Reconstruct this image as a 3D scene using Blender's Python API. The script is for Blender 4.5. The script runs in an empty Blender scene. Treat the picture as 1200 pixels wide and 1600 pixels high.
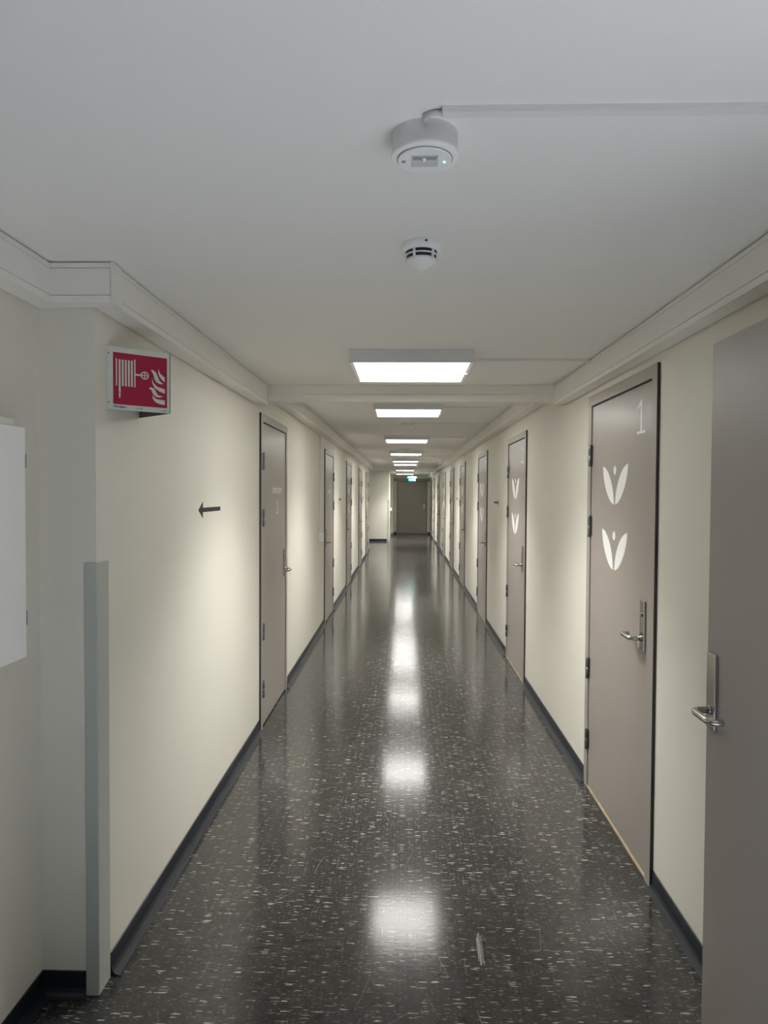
import bpy, bmesh, math, random
from mathutils import Matrix, Vector

# ------------------------------------------------------------------ scene, camera, world, exposure
scene = bpy.context.scene
COL = scene.collection
PI = math.pi

cam_data = bpy.data.cameras.new('camera')
cam = bpy.data.objects.new('camera', cam_data)
COL.objects.link(cam)
scene.camera = cam
cam_data.sensor_fit = 'AUTO'
cam_data.sensor_width = 36.0
cam_data.lens = 1117.44 / 1600.0 * 36.0
cam_data.clip_start = 0.02
CAM_YAW, CAM_PITCH, CAM_ROLL, CAM_H = 0.0280, 0.0266, 0.0057, 1.5714
cy_, sy_ = math.cos(CAM_YAW), math.sin(CAM_YAW)
cp_, sp_ = math.cos(CAM_PITCH), math.sin(CAM_PITCH)
fwd = Vector((-sy_ * cp_, cy_ * cp_, -sp_))
rgt = Vector((cy_, sy_, 0.0))
upv = rgt.cross(fwd)
c_, s_ = math.cos(CAM_ROLL), math.sin(CAM_ROLL)
r2, u2 = c_ * rgt + s_ * upv, -s_ * rgt + c_ * upv
M = Matrix.Identity(4)
for i in range(3):
    M[i][0], M[i][1], M[i][2] = r2[i], u2[i], -fwd[i]
M[2][3] = CAM_H
cam.matrix_world = M

world = bpy.data.worlds.new('world')
scene.world = world
world.use_nodes = True
world.node_tree.nodes['Background'].inputs['Color'].default_value = (0.5, 0.55, 0.6, 1)
world.node_tree.nodes['Background'].inputs['Strength'].default_value = 0.05

scene.view_settings.view_transform = 'Standard'
scene.view_settings.look = 'None'
scene.view_settings.gamma = 1.0
scene.view_settings.use_curve_mapping = False
scene.view_settings.exposure = 0.0
scene.cycles.max_bounces = 20
scene.cycles.diffuse_bounces = 16
scene.cycles.glossy_bounces = 8

LAMP = 13.0                    # glow of the corridor diffusers
LAMP_W, LAMP_SPREAD = 24.0, 1.88   # light each panel throws down: watts, beam angle
LAMP_COLOR = (1.0, 0.988, 0.935)
LAMP_BACK = 4.0               # assumed unseen panel above the camera, cooler and dimmer
LAMP_BACK_COLOR = (0.80, 0.88, 1.0)
SUN_E, SUN_COLOR, SUN_ELEV = 21.0, (0.84, 0.90, 1.0), math.radians(53)   # added daylight through the open door, invented to light the near ceiling
sun_data = bpy.data.lights.new('fill_sun', 'SUN')
sun_data.energy, sun_data.color, sun_data.angle = SUN_E, SUN_COLOR, math.radians(8)
fill_sun = bpy.data.objects.new('fill_sun', sun_data)
COL.objects.link(fill_sun)
fill_sun.location = (6, 0.5, 6)
fill_sun.rotation_euler = Vector((-math.cos(SUN_ELEV), 0, -math.sin(SUN_ELEV))).to_track_quat('-Z', 'Y').to_euler()

# ------------------------------------------------------------------ dimensions (metres; X right, Y down the corridor, Z up)
XR = 1.001        # right wall face
XL = -0.943       # left wall face
XN = -1.120       # wall face of the recess beside the camera
YC = 2.165        # where the recess ends
ZC1, ZC2, ZC3 = 2.250, 2.333, 2.262
YB0, YB1 = 4.50, 4.60
YBACK, YEND = -1.2, 27.4
YLEND = 19.40
YBLK, XBLK = 23.20, -0.49
YDROP = 22.90

# ------------------------------------------------------------------ materials
def mat(name, color, rough=0.5, metal=0.0, spec=0.5, bump=None, vary=None):
    m = bpy.data.materials.new(name)
    m.use_nodes = True
    nt = m.node_tree
    b = nt.nodes['Principled BSDF']
    b.inputs['Base Color'].default_value = (*color, 1)
    b.inputs['Roughness'].default_value = rough
    b.inputs['Metallic'].default_value = metal
    b.inputs['Specular IOR Level'].default_value = spec
    if bump or vary:
        tc = nt.nodes.new('ShaderNodeTexCoord')
    if vary:
        scale, amount = vary
        n = nt.nodes.new('ShaderNodeTexNoise')
        n.inputs['Scale'].default_value = scale
        n.inputs['Detail'].default_value = 6
        nt.links.new(tc.outputs['Object'], n.inputs['Vector'])
        r = nt.nodes.new('ShaderNodeValToRGB')
        r.color_ramp.elements[0].position, r.color_ramp.elements[1].position = 0.3, 0.7
        lo, hi = 1 - amount, 1 + amount
        r.color_ramp.elements[0].color = (*[min(1, c * lo) for c in color], 1)
        r.color_ramp.elements[1].color = (*[min(1, c * hi) for c in color], 1)
        nt.links.new(n.outputs['Fac'], r.inputs['Fac'])
        nt.links.new(r.outputs['Color'], b.inputs['Base Color'])
    if bump:
        scale, strength, dist = bump
        n2 = nt.nodes.new('ShaderNodeTexNoise')
        n2.inputs['Scale'].default_value = scale
        n2.inputs['Detail'].default_value = 3
        nt.links.new(tc.outputs['Object'], n2.inputs['Vector'])
        bp = nt.nodes.new('ShaderNodeBump')
        bp.inputs['Strength'].default_value = strength
        bp.inputs['Distance'].default_value = dist
        nt.links.new(n2.outputs['Fac'], bp.inputs['Height'])
        nt.links.new(bp.outputs['Normal'], b.inputs['Normal'])
    return m

def emit(name, color, strength):
    m = bpy.data.materials.new(name)
    m.use_nodes = True
    nt = m.node_tree
    nt.nodes.remove(nt.nodes['Principled BSDF'])
    e = nt.nodes.new('ShaderNodeEmission')
    e.inputs['Color'].default_value = (*color, 1)
    e.inputs['Strength'].default_value = strength
    nt.links.new(e.outputs['Emission'], nt.nodes['Material Output'].inputs['Surface'])
    return m

def floor_material():
    m = bpy.data.materials.new('speckled_linoleum')
    m.use_nodes = True
    nt = m.node_tree
    N, L = nt.nodes, nt.links
    b = N['Principled BSDF']
    tc = N.new('ShaderNodeTexCoord')

    def math_node(op, a, bb=None, clamp=False):
        n = N.new('ShaderNodeMath'); n.operation = op; n.use_clamp = clamp
        for k, v in enumerate((a, bb)):
            if v is None: continue
            if isinstance(v, (int, float)): n.inputs[k].default_value = v
            else: L.new(v, n.inputs[k])
        return n.outputs[0]

    def flecks(sx, sy, off, size, keep):
        """small streaks lying across the corridor, a share KEEP of the cells carries one"""
        mp = N.new('ShaderNodeMapping')
        mp.inputs['Scale'].default_value = (sx, sy, 1)
        mp.inputs['Location'].default_value = off
        L.new(tc.outputs['Object'], mp.inputs['Vector'])
        wob = N.new('ShaderNodeTexNoise'); wob.inputs['Scale'].default_value = 1.0; wob.inputs['Detail'].default_value = 3
        L.new(mp.outputs['Vector'], wob.inputs['Vector'])
        mixv = N.new('ShaderNodeMixRGB'); mixv.blend_type = 'LINEAR_LIGHT'; mixv.inputs['Fac'].default_value = 0.85
        L.new(mp.outputs['Vector'], mixv.inputs['Color1']); L.new(wob.outputs['Color'], mixv.inputs['Color2'])
        v = N.new('ShaderNodeTexVoronoi'); v.voronoi_dimensions = '2D'; v.inputs['Scale'].default_value = 1.0
        L.new(mixv.outputs['Color'], v.inputs['Vector'])
        sep = N.new('ShaderNodeSeparateColor'); L.new(v.outputs['Color'], sep.inputs['Color'])
        has = math_node('LESS_THAN', sep.outputs[0], keep)
        rad = math_node('MULTIPLY', sep.outputs[1], size)
        inside = math_node('SUBTRACT', rad, v.outputs['Distance'])
        inside = math_node('MULTIPLY', inside, 14.0, True)
        return math_node('MULTIPLY', has, inside), sep.outputs[2]

    f1, t1 = flecks(28, 215, (3.1, 1.7, 0), 0.46, 0.17)
    f2, t2 = flecks(60, 330, (11.3, 5.9, 0), 0.42, 0.32)
    dk, t3 = flecks(30, 110, (7.7, 9.1, 0), 0.60, 0.30)
    # broad mottling
    big = N.new('ShaderNodeTexNoise'); big.inputs['Scale'].default_value = 7; big.inputs['Detail'].default_value = 8
    L.new(tc.outputs['Object'], big.inputs['Vector'])
    base = N.new('ShaderNodeValToRGB')
    base.color_ramp.elements[0].color = (0.024, 0.0238, 0.0232, 1)
    base.color_ramp.elements[1].color = (0.041, 0.0405, 0.039, 1)
    base.color_ramp.elements[0].position, base.color_ramp.elements[1].position = 0.3, 0.7
    L.new(big.outputs['Fac'], base.inputs['Fac'])
    m0 = N.new('ShaderNodeMixRGB'); L.new(math_node('MULTIPLY', dk, 0.6), m0.inputs['Fac'])
    L.new(base.outputs['Color'], m0.inputs['Color1']); m0.inputs['Color2'].default_value = (0.010, 0.010, 0.010, 1)
    m1 = N.new('ShaderNodeMixRGB'); L.new(math_node('MULTIPLY', f2, math_node('ADD', math_node('MULTIPLY', t2, 0.5), 0.12)), m1.inputs['Fac'])
    L.new(m0.outputs['Color'], m1.inputs['Color1']); m1.inputs['Color2'].default_value = (0.30, 0.28, 0.25, 1)
    m2 = N.new('ShaderNodeMixRGB'); L.new(math_node('MULTIPLY', f1, math_node('ADD', math_node('MULTIPLY', t1, 0.65), 0.18)), m2.inputs['Fac'])
    L.new(m1.outputs['Color'], m2.inputs['Color1']); m2.inputs['Color2'].default_value = (0.62, 0.59, 0.53, 1)

    # fine long scratches in the polish: cells turned in a few directions
    scr = None
    for ang, sx, sy, off, keep in ((0.25, 70, 4.6, (1, 2, 0), 0.035), (-0.30, 80, 5.4, (5, 8, 0), 0.03), (0.75, 90, 7.0, (9, 3, 0), 0.02), (-0.05, 60, 8.0, (2, 13, 0), 0.035)):
        rot = N.new('ShaderNodeMapping'); rot.inputs['Rotation'].default_value = (0, 0, ang)
        L.new(tc.outputs['Object'], rot.inputs['Vector'])
        bend = N.new('ShaderNodeTexNoise'); bend.inputs['Scale'].default_value = 1.3
        L.new(rot.outputs['Vector'], bend.inputs['Vector'])
        wv = N.new('ShaderNodeMixRGB'); wv.blend_type = 'LINEAR_LIGHT'; wv.inputs['Fac'].default_value = 0.06
        L.new(rot.outputs['Vector'], wv.inputs['Color1']); L.new(bend.outputs['Color'], wv.inputs['Color2'])
        mp = N.new('ShaderNodeMapping'); mp.inputs['Scale'].default_value = (sx, sy, 1); mp.inputs['Location'].default_value = off
        L.new(wv.outputs['Color'], mp.inputs['Vector'])
        v = N.new('ShaderNodeTexVoronoi'); v.voronoi_dimensions = '2D'; v.inputs['Scale'].default_value = 1.0
        L.new(mp.outputs['Vector'], v.inputs['Vector'])
        # a thin line along the cell: distance in the narrow direction only
        sub = N.new('ShaderNodeVectorMath'); sub.operation = 'SUBTRACT'
        L.new(mp.outputs['Vector'], sub.inputs[0]); L.new(v.outputs['Position'], sub.inputs[1])
        sx_ = N.new('ShaderNodeSeparateXYZ'); L.new(sub.outputs['Vector'], sx_.inputs['Vector'])
        line = math_node('LESS_THAN', math_node('ABSOLUTE', sx_.outputs['X']), 0.042)
        near = math_node('LESS_THAN', math_node('ABSOLUTE', sx_.outputs['Y']), 0.34)
        sc = N.new('ShaderNodeSeparateColor'); L.new(v.outputs['Color'], sc.inputs['Color'])
        on = math_node('LESS_THAN', sc.outputs[0], keep)
        one = math_node('MULTIPLY', math_node('MULTIPLY', line, near), math_node('MULTIPLY', on, sc.outputs[1]))
        scr = one if scr is None else math_node('MAXIMUM', scr, one)
    m3 = N.new('ShaderNodeMixRGB'); L.new(math_node('MULTIPLY', scr, 0.45), m3.inputs['Fac'])
    L.new(m2.outputs['Color'], m3.inputs['Color1']); m3.inputs['Color2'].default_value = (0.22, 0.215, 0.20, 1)
    L.new(m3.outputs['Color'], b.inputs['Base Color'])
    # gloss: worn polish
    rn = N.new('ShaderNodeTexNoise'); rn.inputs['Scale'].default_value = 3.0; rn.inputs['Detail'].default_value = 7
    L.new(tc.outputs['Object'], rn.inputs['Vector'])
    ro = math_node('ADD', math_node('MULTIPLY', rn.outputs['Fac'], 0.06), 0.105)
    ro = math_node('ADD', ro, math_node('MULTIPLY', scr, 0.20))
    L.new(ro, b.inputs['Roughness'])
    b.inputs['Specular IOR Level'].default_value = 0.5
    # slight unevenness across the corridor
    mpb = N.new('ShaderNodeMapping'); mpb.inputs['Scale'].default_value = (14, 60, 1)
    L.new(tc.outputs['Object'], mpb.inputs['Vector'])
    bn = N.new('ShaderNodeTexNoise'); bn.inputs['Scale'].default_value = 1.0; bn.inputs['Detail'].default_value = 4
    L.new(mpb.outputs['Vector'], bn.inputs['Vector'])
    bmp = N.new('ShaderNodeBump'); bmp.inputs['Strength'].default_value = 0.07; bmp.inputs['Distance'].default_value = 0.002
    L.new(bn.outputs['Fac'], bmp.inputs['Height']); L.new(bmp.outputs['Normal'], b.inputs['Normal'])
    return m

MT = dict(
    floor=floor_material(),
    scuff=mat('pale_scuff', (0.26, 0.255, 0.235), 0.5),
    wall=mat('painted_wall', (0.76, 0.735, 0.655), 0.62, bump=(420, 0.10, 0.001), vary=(2.0, 0.012)),
    ceiling=mat('white_ceiling', (0.87, 0.86, 0.83), 0.8, bump=(260, 0.08, 0.001)),
    duct=mat('white_plastic_duct', (0.84, 0.825, 0.78), 0.42),
    trunk=mat('white_trunking', (0.80, 0.79, 0.77), 0.4),
    bounce_floor=mat('pale_bounce_floor', (0.66, 0.67, 0.68), 0.6),
    paving=mat('grey_paving', (0.30, 0.30, 0.29), 0.8, vary=(6, .2)),
    base=mat('navy_vinyl_skirting', (0.014, 0.018, 0.026), 0.34, vary=(9, 0.15)),
    door=mat('greige_door_laminate', (0.350, 0.312, 0.283), 0.31, bump=(300, 0.05, 0.0008), vary=(1.5, 0.02)),
    door_open=mat('greige_matt_laminate', (0.350, 0.312, 0.283), 0.44, bump=(300, 0.05, 0.0008), vary=(1.5, 0.02)),
    frame=mat('greige_door_frame', (0.370, 0.333, 0.303), 0.36),
    dark=mat('dark_rebate', (0.012, 0.012, 0.012), 0.7),
    jamb_shade=mat('dark_brown_shade', (0.045, 0.040, 0.037), 0.6),
    rubber=mat('dark_gap', (0.02, 0.02, 0.02), 0.8),
    wood=mat('pine_threshold', (0.50, 0.40, 0.28), 0.5, vary=(25, 0.15)),
    steel=mat('brushed_steel', (0.52, 0.50, 0.47), 0.24, 1.0, bump=(500, 0.04, 0.0005)),
    hinge=mat('zinc_hinge', (0.25, 0.26, 0.26), 0.36, 1.0),
    decal=mat('white_vinyl_decal', (0.93, 0.93, 0.92), 0.5),
    black_decal=mat('black_vinyl_decal', (0.018, 0.019, 0.018), 0.55),
    housing=mat('white_lamp_housing', (0.74, 0.75, 0.76), 0.45),
    guard=mat('grey_green_corner_guard', (0.47, 0.50, 0.455), 0.42),
    cabinet=mat('white_enamel', (0.87, 0.87, 0.85), 0.40, vary=(3, 0.015)),
    plastic=mat('white_plastic', (0.90, 0.90, 0.88), 0.38),
    slot=mat('dark_slot', (0.012, 0.014, 0.020), 0.5),
    tray=mat('shaded_reflector', (0.62, 0.63, 0.63), 0.3),
    smoked=mat('grey_recess', (0.35, 0.36, 0.38), 0.4),
    red=mat('sign_red', (0.40, 0.008, 0.045), 0.38),
    signwhite=mat('sign_pale', (0.66, 0.70, 0.62), 0.40),
    signback=mat('sign_back_grey', (0.09, 0.10, 0.11), 0.45),
    signink=mat('sign_black', (0.02, 0.02, 0.02), 0.5),
    cable=mat('grey_cable', (0.62, 0.62, 0.62), 0.5),
    lens=mat('clear_lens', (0.95, 0.95, 0.9), 0.1),
    lamp=emit('lit_diffuser', LAMP_COLOR, LAMP),
    lamp_back=emit('lit_cool_diffuser', LAMP_BACK_COLOR, LAMP_BACK),
    led=emit('green_indicator', (0.25, 1.0, 0.35), 3.0),
    exit_green=emit('lit_exit_green', (0.10, 0.95, 0.62), 1.6),
    exit_white=emit('lit_exit_white', (0.72, 1.0, 0.93), 2.4),
)

# ------------------------------------------------------------------ mesh helpers
def box(bm, x0, x1, y0, y1, z0, z1, bev=0.0, seg=2):
    r = bmesh.ops.create_cube(bm, size=1.0)
    vs = r['verts']
    for v in vs:
        v.co = Vector((x0 + (v.co.x + .5) * (x1 - x0), y0 + (v.co.y + .5) * (y1 - y0), z0 + (v.co.z + .5) * (z1 - z0)))
    if bev:
        es = list({e for v in vs for e in v.link_edges})
        bmesh.ops.bevel(bm, geom=es, offset=bev, segments=seg, affect='EDGES', profile=0.5)

def prism(bm, pts, axis, a, b):
    """polygon PTS extruded from A to B along an axis; pts are the other two coordinates in order"""
    def mk(p, t):
        if axis == 'x': return Vector((t, p[0], p[1]))
        if axis == 'y': return Vector((p[0], t, p[1]))
        return Vector((p[0], p[1], t))
    v0 = [bm.verts.new(mk(p, a)) for p in pts]
    v1 = [bm.verts.new(mk(p, b)) for p in pts]
    n = len(pts)
    fs = [bm.faces.new(v0), bm.faces.new(v1)]
    for i in range(n):
        fs.append(bm.faces.new((v0[i], v0[(i + 1) % n], v1[(i + 1) % n], v1[i])))
    bmesh.ops.recalc_face_normals(bm, faces=fs)

def lathe(bm, profile, center, seg=40, axis='z', smooth=True):
    """profile: list of (radius, height); revolved about an axis through CENTER"""
    rings = []
    for r, h in profile:
        ring = []
        for k in range(seg):
            t = 2 * PI * k / seg
            if axis == 'z': p = (r * math.cos(t), r * math.sin(t), h)
            elif axis == 'y': p = (r * math.cos(t), h, r * math.sin(t))
            else: p = (h, r * math.cos(t), r * math.sin(t))
            ring.append(bm.verts.new(Vector(center) + Vector(p)))
        rings.append(ring)
    fs = []
    for a, b in zip(rings, rings[1:]):
        for k in range(seg):
            f = bm.faces.new((a[k], a[(k + 1) % seg], b[(k + 1) % seg], b[k])); f.smooth = smooth; fs.append(f)
    fs.append(bm.faces.new(rings[0])); fs.append(bm.faces.new(rings[-1]))
    bmesh.ops.recalc_face_normals(bm, faces=fs)

def tube(bm, pts, rad, seg=14):
    pts = [Vector(p) for p in pts]
    rings = []
    prev = None
    for i, p in enumerate(pts):
        d = (pts[min(i + 1, len(pts) - 1)] - pts[max(i - 1, 0)]).normalized()
        a = prev - d * prev.dot(d) if prev is not None else (Vector((0, 0, 1)) if abs(d.z) < 0.9 else Vector((1, 0, 0)))
        a = (a - d * a.dot(d)).normalized()
        prev = a
        b = d.cross(a)
        rings.append([bm.verts.new(p + rad * (math.cos(2 * PI * k / seg) * a + math.sin(2 * PI * k / seg) * b)) for k in range(seg)])
    fs = []
    for r0, r1 in zip(rings, rings[1:]):
        for k in range(seg):
            f = bm.faces.new((r0[k], r0[(k + 1) % seg], r1[(k + 1) % seg], r1[k])); f.smooth = True; fs.append(f)
    fs.append(bm.faces.new(rings[0])); fs.append(bm.faces.new(rings[-1]))
    bmesh.ops.recalc_face_normals(bm, faces=fs)

def rounded_path(pts, rad, n=6):
    """polyline with its inner corners rounded"""
    pts = [Vector(p) for p in pts]
    out = [pts[0]]
    for a, p, b in zip(pts, pts[1:], pts[2:]):
        d0, d1 = (a - p).normalized(), (b - p).normalized()
        s, e = p + d0 * rad, p + d1 * rad
        for k in range(n + 1):
            t = k / n
            out.append((1 - t) ** 2 * s + 2 * t * (1 - t) * p + t * t * e)
    out.append(pts[-1])
    return out

def obj(name, bm, m, parent=None, loc=None, rotz=None):
    me = bpy.data.meshes.new(name)
    bm.to_mesh(me); bm.free()
    me.materials.append(m)
    o = bpy.data.objects.new(name, me)
    COL.objects.link(o)
    if parent is not None: o.parent = parent
    if loc is not None: o.location = loc
    if rotz is not None: o.rotation_euler = (0, 0, rotz)
    return o

def one(fn, *a, **k):
    bm = bmesh.new(); fn(bm, *a, **k); return bm

def boxes(*bs):
    bm = bmesh.new()
    for b in bs: box(bm, *b)
    return bm

def tag(o, label, cat=None, group=None, kind=None):
    o['label'] = label
    if cat: o['category'] = cat
    if group: o['group'] = group
    if kind: o['kind'] = kind
    return o

def thing(name, label, cat, loc=(0, 0, 0), rotz=0.0, group=None, kind=None):
    o = bpy.data.objects.new(name, None)
    COL.objects.link(o)
    o.empty_display_size = 0.1
    o.location = loc; o.rotation_euler = (0, 0, rotz)
    return tag(o, label, cat, group, kind)

def struct(name, bm, m, label, cat):
    return tag(obj(name, bm, m), label, cat, kind='structure')

def text_bm(body, height, depth, width=None, bold=0.0):
    """lettering in the local XZ plane read from +Y: runs towards -X, stands along +Z, centred in X, baseline at 0"""
    cu = bpy.data.curves.new('lettering', 'FONT')
    cu.body = body; cu.size = 1.0; cu.extrude = 0.5; cu.offset = bold
    cu.resolution_u = 4
    o = bpy.data.objects.new('lettering', cu)
    COL.objects.link(o)
    bpy.context.view_layer.update()
    me = bpy.data.meshes.new_from_object(o.evaluated_get(bpy.context.evaluated_depsgraph_get()))
    bpy.data.objects.remove(o); bpy.data.curves.remove(cu)
    bm = bmesh.new(); bm.from_mesh(me); bpy.data.meshes.remove(me)
    xs = [v.co.x for v in bm.verts]; ys = [v.co.y for v in bm.verts]
    x0, x1, y0, y1 = min(xs), max(xs), min(ys), max(ys)
    s = height / (y1 - y0)
    sx = width / (x1 - x0) if width else s
    for v in bm.verts:
        x, y, z = v.co
        v.co = Vector((-(x - (x0 + x1) / 2) * sx, z * depth, (y - y0) * s))
    bmesh.ops.recalc_face_normals(bm, faces=bm.faces)
    return bm

def shift(bm, x=0, y=0, z=0):
    bmesh.ops.translate(bm, vec=(x, y, z), verts=bm.verts)
    return bm

# ------------------------------------------------------------------ the shell
floor_obj = struct('floor', boxes((-2.4, XR + .14, YBACK, YEND + .1, -0.06, 0.0)), MT['floor'],
       'dark grey polished linoleum floor with pale flecks and scratches', 'floor')
bm = bmesh.new()
for k, (x, y0, y1, w) in enumerate(((.262, 2.37, 2.50, .0022), (.267, 2.35, 2.52, .0030), (.272, 2.36, 2.53, .0020), (.277, 2.35, 2.51, .0016))):
    prism(bm, [(x - w / 2, y0), (x + w / 2, y0), (x + w / 2 + .004, y1), (x - w / 2 + .004, y1)], 'z', .0, .0003)
obj('scuff_mark', bm, MT['scuff'], floor_obj)['label'] = 'pale scuff of a few parallel scratches'
struct('ceiling', boxes((-1.3, 1.15, YBACK, YB1 - .02, ZC1, ZC1 + .25)), MT['ceiling'], 'white flat ceiling over the near part, as far as the cross beam', 'ceiling')
struct('ceiling_middle', boxes((-2.4, 1.15, YB1 - .02, YDROP, ZC2, ZC2 + .15)), MT['ceiling'], 'white ceiling of the long corridor beyond the cross beam', 'ceiling')
struct('ceiling_end', boxes((-2.4, 1.15, YDROP, YEND + .1, ZC3, ZC3 + .2)), MT['ceiling'], 'lower white ceiling over the end door', 'ceiling')
OPEN0, OPEN1, OPENZ = 0.02, 0.98, 2.04        # the doorway beside the camera whose leaf is swung open
struct('wall_right', boxes((XR, XR + .14, YBACK, OPEN0, 0, 2.5), (XR, XR + .14, OPEN0, OPEN1, OPENZ, 2.5), (XR, XR + .14, OPEN1, YEND + .1, 0, 2.5)),
       MT['wall'], 'long beige wall with the numbered doors', 'wall')
struct('wall_left', boxes((-1.35, XL, YC, YLEND, 0, 2.5)), MT['wall'], 'long beige wall with arrows and the fire hose sign', 'wall')
struct('wall_left_near', boxes((XN - .15, XN, 1.15, YC, 0, 2.5)), MT['wall'], 'short beige wall of the recess behind the white cabinet', 'wall')
struct('wall_side_corridor', boxes((-2.5, -2.4, YLEND, YBLK, 0, 2.5), (-2.5, -1.35, YLEND - .1, YLEND, 0, 2.5)), MT['wall'], 'beige walls of the side opening far down the corridor', 'wall')
struct('wall_block', boxes((-2.4, XBLK, YBLK, 26.50, 0, 2.4)), MT['wall'], 'beige wall jutting in at the far end of the corridor', 'wall')
struct('wall_pillar', boxes((-0.9, -0.41, 26.50, YEND, 0, 2.4)), MT['wall'], 'narrow pale strip of wall beside the end door', 'wall')
struct('wall_end', boxes((-0.5, XR + .1, YEND, YEND + .1, 0, 2.5)), MT['wall'], 'beige end wall around the closed grey door', 'wall')
struct('floor_bounce', boxes((XN, XR + .14, YBACK, 1.05, 0, .003)), MT['bounce_floor'], 'added pale floor under the camera that bounces daylight to the ceiling', 'floor')  # added floor, pale so that daylight bounces up to the ceiling
struct('ground_outside', boxes((XR + .14, 5.0, -2.5, 3.5, -.06, 0)), MT['paving'], 'pale paving outside the open door', 'ground')

# cross beam
struct('trim_1', boxes((-0.874, 0.934, YB0, YB1, 2.1925, ZC1 - .003), (-0.874, 0.934, YB0, YB1, 2.145, 2.190), (-0.870, 0.930, YB0 + .006, YB1, 2.15, ZC1)),
       MT['duct'], 'white cross beam under the ceiling where it steps up', 'beam')

# skirting: upright vinyl strip with a toe that runs out on the floor
SK = [(0.0, 0.0), (0.030, 0.0), (0.030, 0.002), (0.018, 0.005), (0.010, 0.012), (0.005, 0.024), (0.004, 0.075), (0.0, 0.077)]
def skirting(name, runs, label):
    """runs: (axis, wall position, outward sign, from, to)"""
    bm = bmesh.new()
    for axis, w, s, a, b in runs:
        pts = [(w + s * d, z) for d, z in SK]
        prism(bm, pts, axis, a, b)
    return struct(name, bm, MT['base'], label, 'baseboard')

DW = 1.045                                    # outer width of every door frame
R_DOORS = [2.846, 5.865, 8.608, 11.708, 14.39, 17.30, 20.22, 23.15, 25.80]
L_DOORS = [4.640, 8.425, 11.62, 14.76, 17.50]
def gaps(a, b, doors):
    out, p = [], a
    for d in doors:
        if p < d: out.append((p, d))
        p = d + DW
    if p < b: out.append((p, b))
    return out
skirting('baseboard_right', [('y', XR, -1, a, b) for a, b in gaps(OPEN1 + .06, YEND, R_DOORS)], 'dark navy vinyl skirting along the wall of numbered doors')
skirting('baseboard_left', [('y', XL, 1, a, b) for a, b in gaps(YC + .09, YLEND, L_DOORS)], 'dark navy vinyl skirting along the wall with the fire hose sign')
skirting('baseboard_recess', [('y', XN, 1, 1.15, YC), ('x', YC, -1, XN, -0.981)], 'dark navy vinyl skirting in the recess under the cabinet')
skirting('baseboard_end', [('x', YBLK, -1, -2.4, XBLK - .06), ('x', 26.50, -1, -0.47, -0.41), ('x', YEND, -1, -0.40, -0.285), ('x', YEND, -1, 0.90, XR)],
         'dark navy vinyl skirting at the far end of the corridor')

# ------------------------------------------------------------------ doors
FW, FT = 0.060, 0.052                         # frame width at the sides and at the top
FP, LP = 0.012, 0.006                         # how far frame and leaf stand proud of the wall
LEAF_TOP = 2.090 - FT

def ellipse(cx, cz, rx, rz, n=20):
    return [(cx + rx * math.cos(2 * PI * k / n), cz + rz * math.sin(2 * PI * k / n)) for k in range(n)]

PETAL = [(0, 1), (.07, .975), (.14, .93), (.215, .85), (.28, .75), (.34, .63), (.39, .5), (.43, .36), (.455, .22), (.47, .08), (.475, 0),
         (.42, .02), (.355, .06), (.29, .13), (.22, .235), (.155, .36), (.10, .49), (.06, .62), (.03, .74), (.012, .86)]
def emblem_bm(u0, u1, z0, z1, y):
    """two petals and a small oval between their tips; U0 is the end nearer the lever"""
    bm = bmesh.new()
    w, h = u1 - u0, z1 - z0
    prism(bm, [(u1 - a * w, z0 + b * h) for a, b in PETAL], 'y', y, y + .0008)
    prism(bm, [(u0 + a * w, z0 + b * h) for a, b in PETAL], 'y', y, y + .0008)
    prism(bm, ellipse((u0 + u1) / 2, z0 + .87 * h, .052 * w, .115 * h), 'y', y, y + .0008)
    return bm

def one_digit_bm(u0, u1, z0, z1, y, stem=.21, serif=True):
    """a tall figure one with a flag and a foot; reads from the corridor (towards smaller u)"""
    bm = bmesh.new()
    w, h = u1 - u0, z1 - z0
    P = lambda a, b: (u1 - a * w, z0 + b * h)
    s0, s1 = .52 - stem / 2, .52 + stem / 2
    pts = [P(s0, 0), P(s1, 0), P(s1, 1), P(s0 + .06, 1), P(0.05, .80), P(0.05, .71), P(s0, .86)]
    prism(bm, pts, 'y', y, y + .0008)
    if serif:
        prism(bm, [P(0, 0), P(1, 0), P(1, .075), P(0, .075)], 'y', y, y + .0009)
    return bm

def lever_bm(u, z, y, d, out=.049, length=.115, rad=.0095):
    """round bar lever: out from the plate, along the leaf in direction D, back towards the leaf"""
    bm = bmesh.new()
    tube(bm, rounded_path([(u, y, z), (u, y + out, z), (u + d * length, y + out, z), (u + d * length, y + .016, z)], .030, 8), rad, 16)
    lathe(bm, [(.0125, 0), (.0125, .006)], (u, y, z), 20, 'y')
    return bm

def handle(parent, u, d, lock=True, zc=1.028, y=LP):
    """tall steel plate with lever; d = direction of the lever along u"""
    bm = bmesh.new()
    box(bm, u - .0275, u + .0275, y, y + .009, zc - .105, zc + .105, .003)
    pl = obj('handle_plate', bm, MT['steel'], parent)
    pl['label'] = 'brushed steel handle plate'
    obj('lever', lever_bm(u, zc - .053, y + .009, d), MT['steel'], pl)
    if lock:
        b2 = bmesh.new()
        lathe(b2, [(.0085, 0), (.0085, .003), (.007, .005)], (u, y + .009, zc + .046), 20, 'y')
        box(b2, u - .0012, u + .0012, y + .0135, y + .0145, zc + .041, zc + .051)
        obj('lock_cylinder', b2, MT['hinge'], pl)
    return pl

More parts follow.
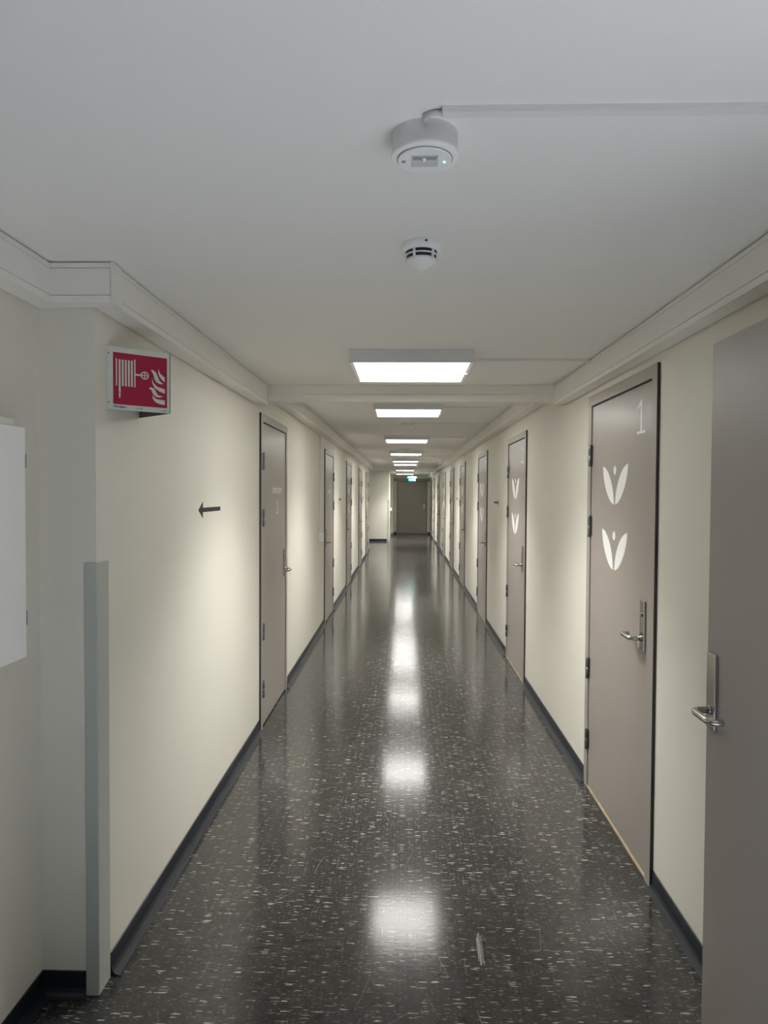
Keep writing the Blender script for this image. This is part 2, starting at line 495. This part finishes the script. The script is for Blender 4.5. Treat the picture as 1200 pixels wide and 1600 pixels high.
def hinge_bm(u, z, side):
    bm = bmesh.new()
    for z0, z1 in ((z - .0575, z - .0015), (z + .0015, z + .0575)):
        lathe(bm, [(.006, z0), (.0085, z0 + .003), (.0085, z1 - .003), (.006, z1)], (u, .016, 0), 16, 'z')
    box(bm, u, u - side * .020, LP, LP + .002, z - .052, z + .052) if side < 0 else box(bm, u - .020, u, LP, LP + .002, z - .052, z + .052)
    box(bm, u - .004, u + .004, .002, .016, z - .052, z + .052)
    return bm

HZ = (1.776, 1.402, 0.645, 0.262)
def door(n, y_near, side, label, mirrored=False, digit=None, emblems=True, sign=None, sill='dark', hinges=True):
    """side 'R': local x runs away from the camera; side 'L': towards it. Normal build has the lever at small x, hinges at large x."""
    if side == 'R': root = thing('door_%d' % n, label, 'door', (XR, y_near, 0), PI / 2, kind='structure')
    else: root = thing('door_%d' % n, label, 'door', (XL, y_near + DW, 0), -PI / 2, kind='structure')
    f = lambda u: DW - u if mirrored else u
    fr = bmesh.new()
    prism(fr, [(0, 0), (FW, 0), (FW, LEAF_TOP), (DW - FW, LEAF_TOP), (DW - FW, 0), (DW, 0), (DW, 2.09), (0, 2.09)], 'y', 0, FP)
    obj('door_frame', fr, MT['frame'], root)
    ed = obj('frame_side_shade', boxes((-.003, 0, 0, FP - .0005, 0, 2.09), (DW, DW + .003, 0, FP - .0005, 0, 2.09)), MT['jamb_shade'], root)  # dark strips paint shade on the outer sides of the frame
    ed['label'] = 'painted shade along the door frame edge'
    obj('rebate', boxes((FW, DW - FW, 0, .0015, 0.0, LEAF_TOP)), MT['dark'], root)
    z0 = .016 if sill == 'wood' else .012
    lf = bmesh.new()
    box(lf, FW + .003, DW - FW - .003, 0.0016, LP, z0, LEAF_TOP - .008, .0012, 1)
    leaf = obj('door_leaf', lf, MT['door'], root)
    if sill == 'wood':
        th = obj('threshold', boxes((FW, DW - FW, 0, .009, 0, .010)), MT['wood'], root)
        th['label'] = 'light wooden threshold strip'
    u0, u1 = f(FW + .003), f(DW - FW - .003)
    if hinges:
        for z in HZ:
            h = obj('hinge', hinge_bm(f(DW - FW - .001), z, -1 if mirrored else 1), MT['hinge'], root)
            h['label'] = 'grey metal hinge'
    handle(root, f(.130), -1 if mirrored else 1)
    if emblems:
        for za, zb in ((1.523, 1.709), (1.212, 1.399)):
            e = obj('emblem', emblem_bm(.365, .768, za, zb, LP), MT['decal'], leaf)
            e['label'] = 'white emblem of two petals with a dot'
    if digit:
        if digit == '1': bm = one_digit_bm(.148, .250, 1.828, 1.971, LP)
        else: bm = shift(text_bm(digit, .143, .0008, .095, bold=-.004), .199, LP + .0004, 1.828)
        o = obj('door_number', bm, MT['decal'], leaf); o['label'] = 'white number %s' % digit
    if sign:
        word, num = sign
        uc = .62 if not mirrored else .60
        bm = shift(text_bm(word, .062, .0008, .36), DW / 2 - (.0 if not mirrored else .0) - .095 * (0 if mirrored else 1), LP + .0004, 1.562)
        o = obj('lettering', bm, MT['decal'], leaf); o['label'] = 'small white lettering'
        uc = DW / 2 - (.095 if not mirrored else 0)
        if num == '1': bm = one_digit_bm(uc - .035, uc + .035, 1.416, 1.52, LP, stem=.20)
        else: bm = shift(text_bm(num, .104, .0008, .065), uc, LP + .0004, 1.416)
        o = obj('door_number', bm, MT['decal'], leaf); o['label'] = 'small white number %s' % num
    return root

RL = ['door with white number 1 and two emblems, nearest closed door by the open leaf',
      'door with white number 2 and two petal emblems, before the pale arrow',
      'third numbered door along the wall, next past the small arrow',
      'fourth door along the emblem wall, right after the third',
      'fifth door along the emblem wall, beyond a small black arrow',
      'sixth door along the emblem wall, narrow in the distance',
      'seventh door along the emblem wall, far down the corridor',
      'eighth door along the emblem wall, last but one before the corner',
      'last door of the emblem wall, right beside the end wall']
for i, y in enumerate(R_DOORS):
    door(i + 1, y, 'R', RL[i], digit=str(i + 1) if i < 3 else None, emblems=i < 8, sill='wood' if i < 3 else 'dark')
LL = ['greige door with small white lettering and number 1, hinges on its near edge',
      'second door on the lettering side, beyond the white switch box',
      'third door on the lettering side, past a small black arrow',
      'fourth door on the lettering side, narrow in the distance',
      'last door before the side opening on the lettering side']
for i, y in enumerate(L_DOORS):
    door(10 + i, y, 'L', LL[i], mirrored=i > 0, emblems=i > 1, sign=('Instruktør', str(i + 1)) if i < 2 else None)

# the end door
root = thing('door_15', 'wide closed grey door at the end of the corridor, under the exit sign', 'door', (0, YEND, 0), PI, kind='structure')
fr = bmesh.new()
prism(fr, [(-.885, 0), (-.868, 0), (-.868, 2.022), (.252, 2.022), (.252, 0), (.285, 0), (.285, 2.022), (.40, 2.022), (.40, 2.12), (-.975, 2.12), (-.975, 2.022), (-.885, 2.022)], 'y', 0, .02)
obj('door_frame', fr, MT['frame'], root)
obj('rebate', boxes((-.868, .252, 0, .002, 0, 2.022)), MT['dark'], root)
obj('door_leaf', one(box, -.858, .242, .002, .012, .03, 2.008, .001, 1), MT['door'], root)
obj('threshold', boxes((-.868, .252, 0, .03, 0, .012)), MT['hinge'], root)
handle(root, -.765, 1, lock=True, y=.012, zc=1.05)

# the leaf swung open beside the camera
LX, LY1, LTOP = 0.858, 2.030, 1.992
root = thing('door_16', 'plain greige door leaf swung open close to the camera, cut by the frame edge', 'door', (LX, LY1, 0), PI / 2, kind='structure')
# local x runs away from the camera, y out into the corridor
lf = bmesh.new()
box(lf, -.92, 0, -.042, 0, .010, LTOP, .002, 2)
leaf = obj('door_leaf', lf, MT['door_open'], root)
handle(root, -.043, -1, lock=False, zc=1.030, y=0.0)
pl2 = obj('handle_plate', one(box, -.0705, -.0155, -.051, -.042, .925, 1.135, .003), MT['steel'], root)
b2 = bmesh.new()
tube(b2, rounded_path([(-.043, -.051, .977), (-.043, -.098, .977), (-.158, -.098, .977), (-.158, -.066, .977)], .026, 8), .0095, 16)
obj('lever', b2, MT['steel'], pl2)
fr = bmesh.new()
box(fr, -2.07, -2.01, -.143, -.131, 0, 2.09); box(fr, -1.05, -.99, -.143, -.131, 0, 2.09); box(fr, -2.01, -1.05, -.143, -.131, 2.04, 2.09)
obj('door_frame', fr, MT['frame'], root)
for z in HZ:
    hb = bmesh.new()
    lathe(hb, [(.0085, z - .057), (.0085, z + .057)], (-.935, -.060, 0), 16, 'z')
    box(hb, -.945, -.925, -.131, -.055, z - .05, z + .05)
    box(hb, -1.0, -.94, -.131, -.127, z - .05, z + .05)
    obj('hinge', hb, MT['hinge'], root)['label'] = 'grey metal hinge'

# ------------------------------------------------------------------ wall ducts under the ceiling
def duct_y(bm, w, s, depth, y0, y1, zb, zt):
    """duct along y on the wall face W; S is the side it stands out to. Cover and lips parted by fine seams."""
    X = lambda d: w + s * d
    zt -= .001
    def b(d0, d1, z0, z1, ya=y0, yb=y1, bev=0):
        xa, xb = sorted((X(d0), X(d1)))
        box(bm, xa, xb, ya, yb, z0, z1, bev)
    b(.001, depth - .010, zb + .006, zt - .007)
    b(.001, depth - .035, zt - .008, zt)
    b(.008, depth, zb, zb + .021)
    b(depth - .011, depth, zb + .0232, zt - .0215)
    b(depth - .011, depth - .0006, zt - .0197, zt - .005)

bm = bmesh.new()
duct_y(bm, XL, 1, .078, 2.158, YB0, 2.125, ZC1)
d1 = obj('cable_duct', bm, MT['duct'])
tag(d1, 'white cable duct above the fire hose sign, up to the cross beam', 'cable duct')
bm = bmesh.new()
duct_y(bm, XN, 1, .071, 1.15, 2.165, 2.128, ZC1)
# its turn around the corner and the corner piece
box(bm, XN + .060, -.880, 2.111, 2.164, 2.134, ZC1 - .007)
box(bm, XN + .060, -.900, 2.136, 2.164, ZC1 - .008, ZC1 - .001)
box(bm, XN + .071, -.8705, 2.100, 2.160, 2.128, 2.149); box(bm, XN + .071, -.8705, 2.100, 2.112, 2.1512, 2.229); box(bm, XN + .071, -.8705, 2.1006, 2.112, 2.2308, 2.245)
d2 = obj('cable_duct', bm, MT['duct'])
tag(d2, 'white cable duct above the cabinet, turning the corner of the recess', 'cable duct')
cp = obj('corner_piece', boxes((-.8680, -.861, 2.098, 2.168, 2.127, 2.246), (-.93, -.8628, 2.150, 2.1672, 2.1265, 2.245)), MT['duct'], d2)
bm = bmesh.new()
duct_y(bm, XR, -1, .071, YBACK, YB0, 2.125, ZC1)
tag(obj('cable_duct', bm, MT['duct']), 'white cable duct above door number 1, up to the cross beam', 'cable duct')
bm = bmesh.new()
duct_y(bm, XL, 1, .083, YB1, 19.30, 2.213, ZC2)
tag(obj('cable_duct', bm, MT['duct']), 'long white cable duct above the lettered doors beyond the beam', 'cable duct')
bm = bmesh.new()
duct_y(bm, XR, -1, .081, YB1, YDROP, 2.213, ZC2)
box(bm, XR - .0825, XR - .001, 6.86, 6.90, 2.2115, ZC2 - .003); box(bm, XR - .0825, XR - .001, 14.4, 14.44, 2.2115, ZC2 - .003)
tag(obj('cable_duct', bm, MT['duct']), 'long white cable duct above the emblem doors beyond the beam', 'cable duct')
bm = bmesh.new()
duct_y(bm, XR, -1, .10, YDROP + .01, YEND, 2.15, ZC3)
tag(obj('cable_duct', bm, MT['duct']), 'short white cable duct beside the exit sign at the far end', 'cable duct')

# ------------------------------------------------------------------ ceiling lights
def lamp(label, x, y0, zb, zc, m, size=.59, watts=0.0, color=LAMP_COLOR):
    t = thing('ceiling_light', label, 'ceiling light', (x, y0 + size / 2, zb), group='square ceiling lights along the corridor')
    h, w = size / 2, .020
    hb = bmesh.new()
    top = zc - zb
    box(hb, -h, h, -h, -h + .004, 0, top); box(hb, -h, h, h - .004, h, 0, top)
    box(hb, -h, -h + .004, -h + .004, h - .004, 0, top); box(hb, h - .004, h, -h + .004, h - .004, 0, top)
    box(hb, -h + .004, h - .004, -h + .004, h - .004, top - .01, top)
    # sloped side rims
    for s in (-1, 1):
        prism(hb, [(s * (h - .004), 0), (s * (h - .004), .010), (s * (h - w), .010), (s * (h - w), .004)], 'y', -h + .004, h - .004)
    obj('housing', hb, MT['housing'], t)
    obj('diffuser', boxes((-h + w, h - w, -h + .005, h - .005, .003, .009)), m, t)
    sb = bmesh.new()
    lathe(sb, [(.017, .003), (.017, -.006), (.010, -.014)], (h - w - .022, .02, 0), 20, 'z')
    box(sb, h - w - .02, h - .006, .012, .028, -.004, .003)
    obj('motion_sensor', sb, MT['plastic'], t)
    if watts:
        ld = bpy.data.lights.new('panel_light', 'AREA')
        ld.shape, ld.size, ld.energy, ld.color, ld.spread = 'SQUARE', 2 * (h - w) - .01, watts, color, LAMP_SPREAD
        lo = bpy.data.objects.new('panel_light', ld)
        COL.objects.link(lo)
        lo.parent, lo.location = t, (0, 0, .001)
    return t

LIGHTS = [('bright square ceiling light nearest the camera, in front of the beam', 3.385, 2.185, ZC1),
          ('second square ceiling light, just beyond the cross beam', 6.06, 2.275, ZC2),
          ('third square ceiling light, after the second round emergency light', 9.48, 2.275, ZC2),
          ('fourth square ceiling light, behind the flat round ceiling unit', 12.85, 2.275, ZC2),
          ('fifth square ceiling light, the nearer of a close pair', 15.85, 2.275, ZC2),
          ('sixth square ceiling light, the farther of a close pair', 17.7, 2.275, ZC2),
          ('seventh square ceiling light, last but one before the end door', 22.1, 2.275, ZC2),
          ('last square ceiling light, closest to the exit sign', 23.9, 2.205, ZC3)]
LX0 = 0.033
for lab, y, zb, zc in LIGHTS:
    lamp(lab, LX0 - .0004 * y, y, zb, zc, MT['lamp'], watts=LAMP_W * (1.5 if y > 21 else 1.0))
lamp('assumed unseen square ceiling light above and behind the camera, cooler than the others', LX0, -0.55, 2.185, ZC1, MT['lamp_back'])


# trunking that feeds each light from the right-hand duct
TR = ['white cable trunking from the nearest ceiling light to the duct', 'white cable trunking from the second ceiling light',
      'white cable trunking from the third ceiling light', 'white cable trunking from the fourth ceiling light',
      'white cable trunking from the fifth ceiling light', 'white cable trunking from the sixth ceiling light',
      'white cable trunking from the seventh ceiling light', 'white cable trunking from the last ceiling light']
def trunking(label, x0, x1, y, z, w=.020, h=.012):
    bm = bmesh.new()
    box(bm, x0, x1, y, y + w, z - h, z, .0015)
    box(bm, x0, x1, y - .001, y + w + .001, z - h * .55, z)
    return tag(obj('cable_trunking', bm, MT['trunk']), label, 'cable trunking', 'ceiling cable trunkings')
for lab, (_, y, zb, zc) in zip(TR, LIGHTS):
    trunking(lab, LX0 + .295, XR - (.071 if zc == ZC1 else .081 if zc == ZC2 else .10), y + .24, zc)
t0 = trunking('white cable trunking running from the nearest round emergency light', .062, XR - .071, 1.272, ZC1)
cb = bmesh.new()
tube(cb, rounded_path([(.064, 1.284, ZC1 - .006), (.044, 1.286, ZC1 - .006), (.030, 1.302, ZC1 - .008)], .008), .0045, 10)
obj('cable', cb, MT['cable'], t0)
trunking('white cable trunking running from the farther round emergency light', .07, XR - .081, 7.76, ZC2)

# ------------------------------------------------------------------ round emergency lights
def emergency(label, x, y, zc, r=.064, h=.046):
    t = thing('emergency_light', label, 'emergency light', (x, y, zc), group='round emergency lights')
    b = bmesh.new()
    lathe(b, [(r * .97, 0), (r * .97, -h + .010), (r, -h + .008), (r, -h + .002), (r - .003, -h), (r * .83, -h)], (0, 0, 0), 56, 'z')
    obj('body', b, MT['plastic'], t)
    c = bmesh.new()
    lathe(c, [(r * .80, -h), (r * .80, -h - .0025), (r * .77, -h - .004)], (0, 0, 0), 56, 'z')
    ins = obj('cover', c, MT['plastic'], t)
    zz = -h - .004
    rb = bmesh.new()
    box(rb, -.025, .025, -.024, .020, zz - .0012, zz)
    obj('reflector_tray', rb, MT['tray'], ins)  # darker tint stands for the shade inside a recess
    gr = bmesh.new()
    lathe(gr, [(r * .83, -h + .001), (r * .83, -h - .0004), (r * .80, -h - .0004), (r * .80, -h + .001)], (0, 0, 0), 56, 'z')
    obj('gap_ring', gr, MT['smoked'], ins)
    rc = bmesh.new()
    box(rc, -.022, .022, -.021, -.009, zz - .002, zz - .001)
    obj('recess', rc, MT['smoked'], ins)
    l = bmesh.new()
    lathe(l, [(.0045, zz - .001), (.0045, zz - .005), (.002, zz - .008)], (-.002, -.015, 0), 16, 'z')
    obj('lens', l, MT['lens'], ins)
    s = bmesh.new()
    lathe(s, [(.0042, zz + .001), (.0042, zz - .0015)], (-.040, .0, 0), 16, 'z')
    obj('test_button', s, MT['smoked'], ins)
    d = bmesh.new()
    lathe(d, [(.0024, zz + .001), (.0018, zz - .002)], (.037, .002, 0), 14, 'z')
    obj('indicator_lamp', d, MT['led'], ins)['label'] = 'small green indicator lamp'
    return t
emergency('round white emergency light nearest the camera, green indicator lit', .035, 1.374, ZC1)
emergency('round white emergency light beyond the second ceiling light', .032, 7.84, ZC2)

# ------------------------------------------------------------------ smoke detectors and other small ceiling units
def smoke(label, x, y, zc, s=1.0):
    t = thing('smoke_detector', label, 'smoke detector', (x, y, zc), group='smoke detectors on the ceiling')
    b = bmesh.new()
    lathe(b, [(.054 * s, 0), (.055 * s, -.004), (.055 * s, -.014), (.050 * s, -.020), (.047 * s, -.022)], (0, 0, 0), 48, 'z')
    base = obj('base', b, MT['plastic'], t)
    c = bmesh.new()
    lathe(c, [(.0425 * s, -.021), (.0385 * s, -.045)], (0, 0, 0), 48, 'z')
    obj('chamber', c, MT['slot'], t)['label'] = 'dark smoke inlet slots'
    cg = bmesh.new()
    for z0, r0 in ((-.0300, .0440), (-.0415, .0405)):
        lathe(cg, [((r0 - .005) * s, z0), (r0 * s, z0), ((r0 - .0010) * s, z0 - .0030), ((r0 - .006) * s, z0 - .0030)], (0, 0, 0), 48, 'z')
    for k in range(5):
        a = 2 * PI * k / 5 + math.radians(242)
        ca, sa = math.cos(a), math.sin(a)
        pts = [(ca * rr * s - sa * ww, sa * rr * s + ca * ww) for rr, ww in ((.036, -.0028), (.0452, -.0028), (.0452, .0028), (.036, .0028))]
        prism(cg, pts, 'z', -.046, -.021)
    obj('cage', cg, MT['plastic'], t)
    n = bmesh.new()
    lathe(n, [(.0405 * s, -.0445), (.040 * s, -.047), (.032 * s, -.054), (.022 * s, -.060), (.014 * s, -.0655), (.0085 * s, -.069), (.0080 * s, -.0715), (.006 * s, -.0725)], (0, 0, 0), 48, 'z')
    obj('nose', n, MT['plastic'], t)
    m = bmesh.new()
    box(m, .008, .015, -.0565, -.054, -.010, -.006)
    obj('locking_notch', m, MT['slot'], base)
    return t
smoke('white smoke detector with dark slots, in front of the nearest ceiling light', .043, 1.972, ZC1)
smoke('white smoke detector between the third and fourth ceiling lights', .02, 10.55, ZC2)
u = thing('ceiling_sensor', 'flat round ceiling unit right before the fourth ceiling light', 'ceiling sensor', (.03, 12.45, ZC2))
obj('body', one(lathe, [(.135, 0), (.135, -.016), (.12, -.026), (.05, -.030)], (0, 0, 0), 48, 'z'), MT['plastic'], u)
obj('centre_cap', one(lathe, [(.03, -.029), (.03, -.034)], (0, 0, 0), 24, 'z'), MT['smoked'], u)
u = thing('motion_detector', 'tiny white sensor on the ceiling beside the sixth ceiling light', 'motion detector', (.36, 19.3, ZC2))
obj('body', one(lathe, [(.035, 0), (.035, -.03), (.025, -.05), (.01, -.06)], (0, 0, 0), 24, 'z'), MT['plastic'], u)
u = thing('motion_detector', 'tiny white sensor where the long duct meets the ceiling', 'motion detector', (.875, 17.4, ZC2))
obj('body', one(lathe, [(.035, 0), (.035, -.03), (.025, -.05), (.01, -.06)], (0, 0, 0), 24, 'z'), MT['plastic'], u)

# ------------------------------------------------------------------ exit sign
e = thing('exit_sign', 'lit green exit sign hanging above the end door', 'exit sign', (.285, 25.8, ZC3), PI)
obj('bracket', boxes((-.04, .04, -.02, .02, -.085, 0)), MT['housing'], e)
hb = bmesh.new()
prism(hb, [(-.15, -.085), (.15, -.085), (.178, -.145), (-.178, -.145)], 'y', -.03, .03)
obj('lamp_bar', hb, MT['exit_white'], e)['label'] = 'white glowing lamp bar'
pn = obj('panel', boxes((-.128, .128, -.012, .012, -.262, -.145)), MT['exit_green'], e)
pg = bmesh.new()
yy = .0122
P = lambda pts: prism(pg, [(-x, z) for x, z in pts], 'y', yy, yy + .001)
P([(.062, -.155), (.115, -.155), (.115, -.252), (.062, -.252)])                       # doorway
P(ellipse(.012, -.168, .010, .010, 12))                                              # head
P([(-.008, -.182), (.018, -.180), (.010, -.212), (-.012, -.212)])                     # body
P([(.018, -.180), (.045, -.192), (.043, -.199), (.014, -.190)])                       # arm
P([(-.008, -.182), (-.034, -.196), (-.030, -.203), (-.004, -.192)])
P([(.010, -.210), (.032, -.226), (.028, -.252), (.020, -.252), (.022, -.230), (-.002, -.214)])   # legs
P([(-.012, -.210), (-.022, -.232), (-.048, -.244), (-.044, -.251), (-.016, -.238), (.000, -.214)])
P([(-.118, -.203), (-.088, -.180), (-.088, -.196), (-.058, -.196), (-.058, -.210), (-.088, -.210), (-.088, -.226)])   # arrow
obj('pictogram', pg, MT['exit_white'], pn)['label'] = 'white running figure, doorway and arrow'

# ------------------------------------------------------------------ recess: cabinet, corner guard
t = thing('wall_cabinet', 'white metal wall cabinet on the recess wall, cut by the frame edge', 'cabinet', (XN, 1.60, 1.43))
obj('body', one(box, 0, .042, -.36, .355, -.325, .340, .002), MT['cabinet'], t)
dd = obj('door', one(box, .043, .062, -.38, .372, -.325, .318, .0025), MT['cabinet'], t)
for z in (.225, -.215):
    hb = bmesh.new()
    box(hb, .040, .0635, .3715, .376, z - .020, z + .020, .001)
    obj('hinge', hb, MT['smoked'], dd)
gb = bmesh.new()
prism(gb, [(-.980, YC), (-.980, YC - .0035), (-.943, YC - .0035), (-.9395, YC), (-.9395, 2.247), (XL, 2.247), (XL, YC)], 'z', .001, 1.352)
tag(obj('corner_guard', gb, MT['guard']), 'grey green corner guard on the wall edge below the fire hose sign', 'corner guard')
gb = bmesh.new()
prism(gb, [(XBLK - .055, YBLK), (XBLK - .055, YBLK - .004), (XBLK + .004, YBLK - .004), (XBLK + .004, YBLK + .06), (XBLK, YBLK + .06), (XBLK, YBLK)], 'z', .001, 1.352)
tag(obj('corner_guard', gb, MT['guard']), 'grey green corner guard on the far jutting wall', 'corner guard')
# dispenser on the far jutting wall
t = thing('wall_dispenser', 'small white dispenser on the side of the far jutting wall', 'dispenser', (XBLK, 24.9, 1.0))
obj('body', one(box, 0, .055, -.05, .05, -.06, .06, .006), MT['plastic'], t)
obj('spout', one(box, .015, .045, -.02, .02, -.10, -.06, .004), MT['slot'], t)

# ------------------------------------------------------------------ fire hose sign
A, B, C = Vector((XL + .001, 2.245)), Vector((-.785, 2.385)), Vector((XL + .001, 2.528))
Z0, Z1 = 1.833, 2.032
dirA = (B - A).normalized(); LA = (B - A).length
t = thing('fire_hose_sign', 'red and white fire hose sign standing out in a wedge from the wall', 'sign', (A.x, A.y, Z0), math.atan2(-dirA.y, -dirA.x))
# local x = from apex towards the wall edge (reads towards -x), local y = out towards the viewer
H = Z1 - Z0
obj('near_panel', boxes((-LA, 0, -.0025, 0, 0, H)), MT['signwhite'], t)
fx, fz0, fz1 = (-LA + .012, -.020), .017, H - .017
redo = obj('red_field', boxes((fx[0], fx[1], 0, .0005, fz0, fz1)), MT['red'], t)
redo['label'] = 'dark red field'
pb = bmesh.new()
FWd, FHt = fx[1] - fx[0], fz1 - fz0
def Q(a, b): return (fx[1] - a * FWd, fz0 + b * FHt)
def poly(pts): prism(pb, [Q(*p) for p in pts], 'y', .0005, .0009)
def bar(a0, a1, b0, b1): poly([(a0, b0), (a1, b0), (a1, b1), (a0, b1)])
bar(.048, .070, .36, .88)                       # reel flanges and hose turns
for a in (.100, .155, .210, .265, .320):
    bar(a, a + .032, .36 if a > .11 else .24, .87)
bar(.380, .402, .36, .90)
bar(.402, .500, .590, .625)                     # axle
ring = ellipse(.575, .608, .078, .078, 24)
for k in range(24):
    a0, a1 = 2 * PI * k / 24, 2 * PI * (k + 1) / 24
    poly([(.575 + r * math.cos(a), .608 + r * math.sin(a)) for r, a in ((.078, a0), (.078, a1), (.056, a1), (.056, a0))])
bar(.566, .584, .552, .664); bar(.519, .631, .599, .617)
poly([(.098, .225), (.134, .225), (.128, .16), (.118, .115), (.112, .115), (.104, .16)])   # nozzle
def flame(pts): poly(pts)
flame([(.690, .735), (.735, .735), (.790, .69), (.820, .62), (.850, .54), (.930, .475), (.860, .475), (.790, .505), (.755, .57), (.740, .65)])
flame([(.835, .775), (.850, .72), (.880, .67), (.955, .615), (.955, .52), (.900, .56), (.855, .62), (.833, .69)])
flame([(.712, .575), (.735, .49), (.800, .42), (.955, .375), (.955, .290), (.850, .325), (.760, .385), (.715, .475)])
flame([(.645, .365), (.700, .395), (.760, .36), (.790, .30), (.830, .245), (.925, .225), (.850, .200), (.770, .215), (.725, .270), (.700, .335)])
flame([(.712, .245), (.740, .205), (.800, .165), (.955, .150), (.955, .060), (.860, .070), (.780, .100), (.730, .160)])
obj('pictogram', pb, MT['signwhite'], redo)['label'] = 'pale hose reel and flames'
lt = shift(text_bm('Alulight', .0082, .0004, .042, bold=.02), -.041, .0003, .0050)
obj('lettering', lt, MT['signink'], t)['label'] = 'small black lettering'
lt = shift(text_bm('B 701-008', .0042, .0004, .020), -.105, .0003, .0060)
obj('lettering', lt, MT['signink'], t)['label'] = 'tiny black lettering'
lt = shift(text_bm('ISO 7010', .0036, .0004, .016), -LA + .022, .0003, .0055)
obj('lettering', lt, MT['signink'], t)['label'] = 'tiny black lettering'
for z in (.022, H - .022):
    obj('screw', one(lathe, [(.0028, 0), (.0028, .0007)], (-.006, 0, z), 12, 'y'), MT['hinge'], t)
bb = bmesh.new()
ap = Vector((-LA, 0)); cl = Matrix.Rotation(-t.rotation_euler.z, 2) @ (C - A)
nn = (cl - ap).normalized(); n2 = Vector((-nn.y, nn.x)) * .0025
prism(bb, [tuple(ap), tuple(cl), tuple(cl + n2), tuple(ap + n2)], 'z', 0, H)
obj('far_panel', bb, MT['signback'], t)['label'] = 'dark grey back of the sign'

# ------------------------------------------------------------------ arrows on the walls
def arrow(label, wall, y, z, toward, k=1.0):
    """flat arrow sticker; toward = +1 points away from the camera, -1 points towards it"""
    bm = bmesh.new()
    x0 = XL if wall == 'L' else XR - .0008
    pts = [(0, 0), (-.074, .040), (-.074, .0105), (-.39, .0105), (-.39, -.0105), (-.074, -.0105), (-.074, -.040)]
    prism(bm, [(toward * a * k, b * k) for a, b in pts], 'x', 0, .0008)
    o = obj('arrow_sticker', bm, MT['black_decal'], None, (x0, y, z))
    return tag(o, label, 'arrow sticker', 'black arrow stickers on the walls')
arrow('large black arrow on the wall below the fire hose sign', 'L', 3.253, 1.487, -1)
arrow('small black arrow between the second and third lettered doors', 'L', 10.33, 1.472, -1)
arrow('tiny black arrow before the last door on the lettering side', 'L', 16.25, 1.468, -1, .9)
arrow('black arrow on the wall between door number 2 and the third door', 'R', 7.602, 1.474, -1)
arrow('small black arrow between the fourth and fifth emblem doors', 'R', 13.36, 1.470, -1)
arrow('tiny black arrow past the sixth emblem door', 'R', 19.1, 1.466, -1, .9)

# ------------------------------------------------------------------ switch box with its riser
t = thing('light_switch', 'white switch box at the foot of its cable riser, before the second lettered door', 'switch', (XL, 7.94, 1.075))
obj('box', one(box, 0, .046, -.04, .04, -.05, .05, .005), MT['plastic'], t)
obj('rocker', one(box, .046, .052, -.026, .026, -.032, .032, .003), MT['plastic'], t)
rb = bmesh.new()
box(rb, 0, .016, -.010, .010, .05, 2.213 - 1.075, .001)
rs = obj('riser', rb, MT['trunk'], t)
for z in (1.998, 1.918):
    obj('clip', one(box, .0, .019, -.013, .013, z - 1.075 - .010, z - 1.075 + .010, .001), MT['decal'], rs)
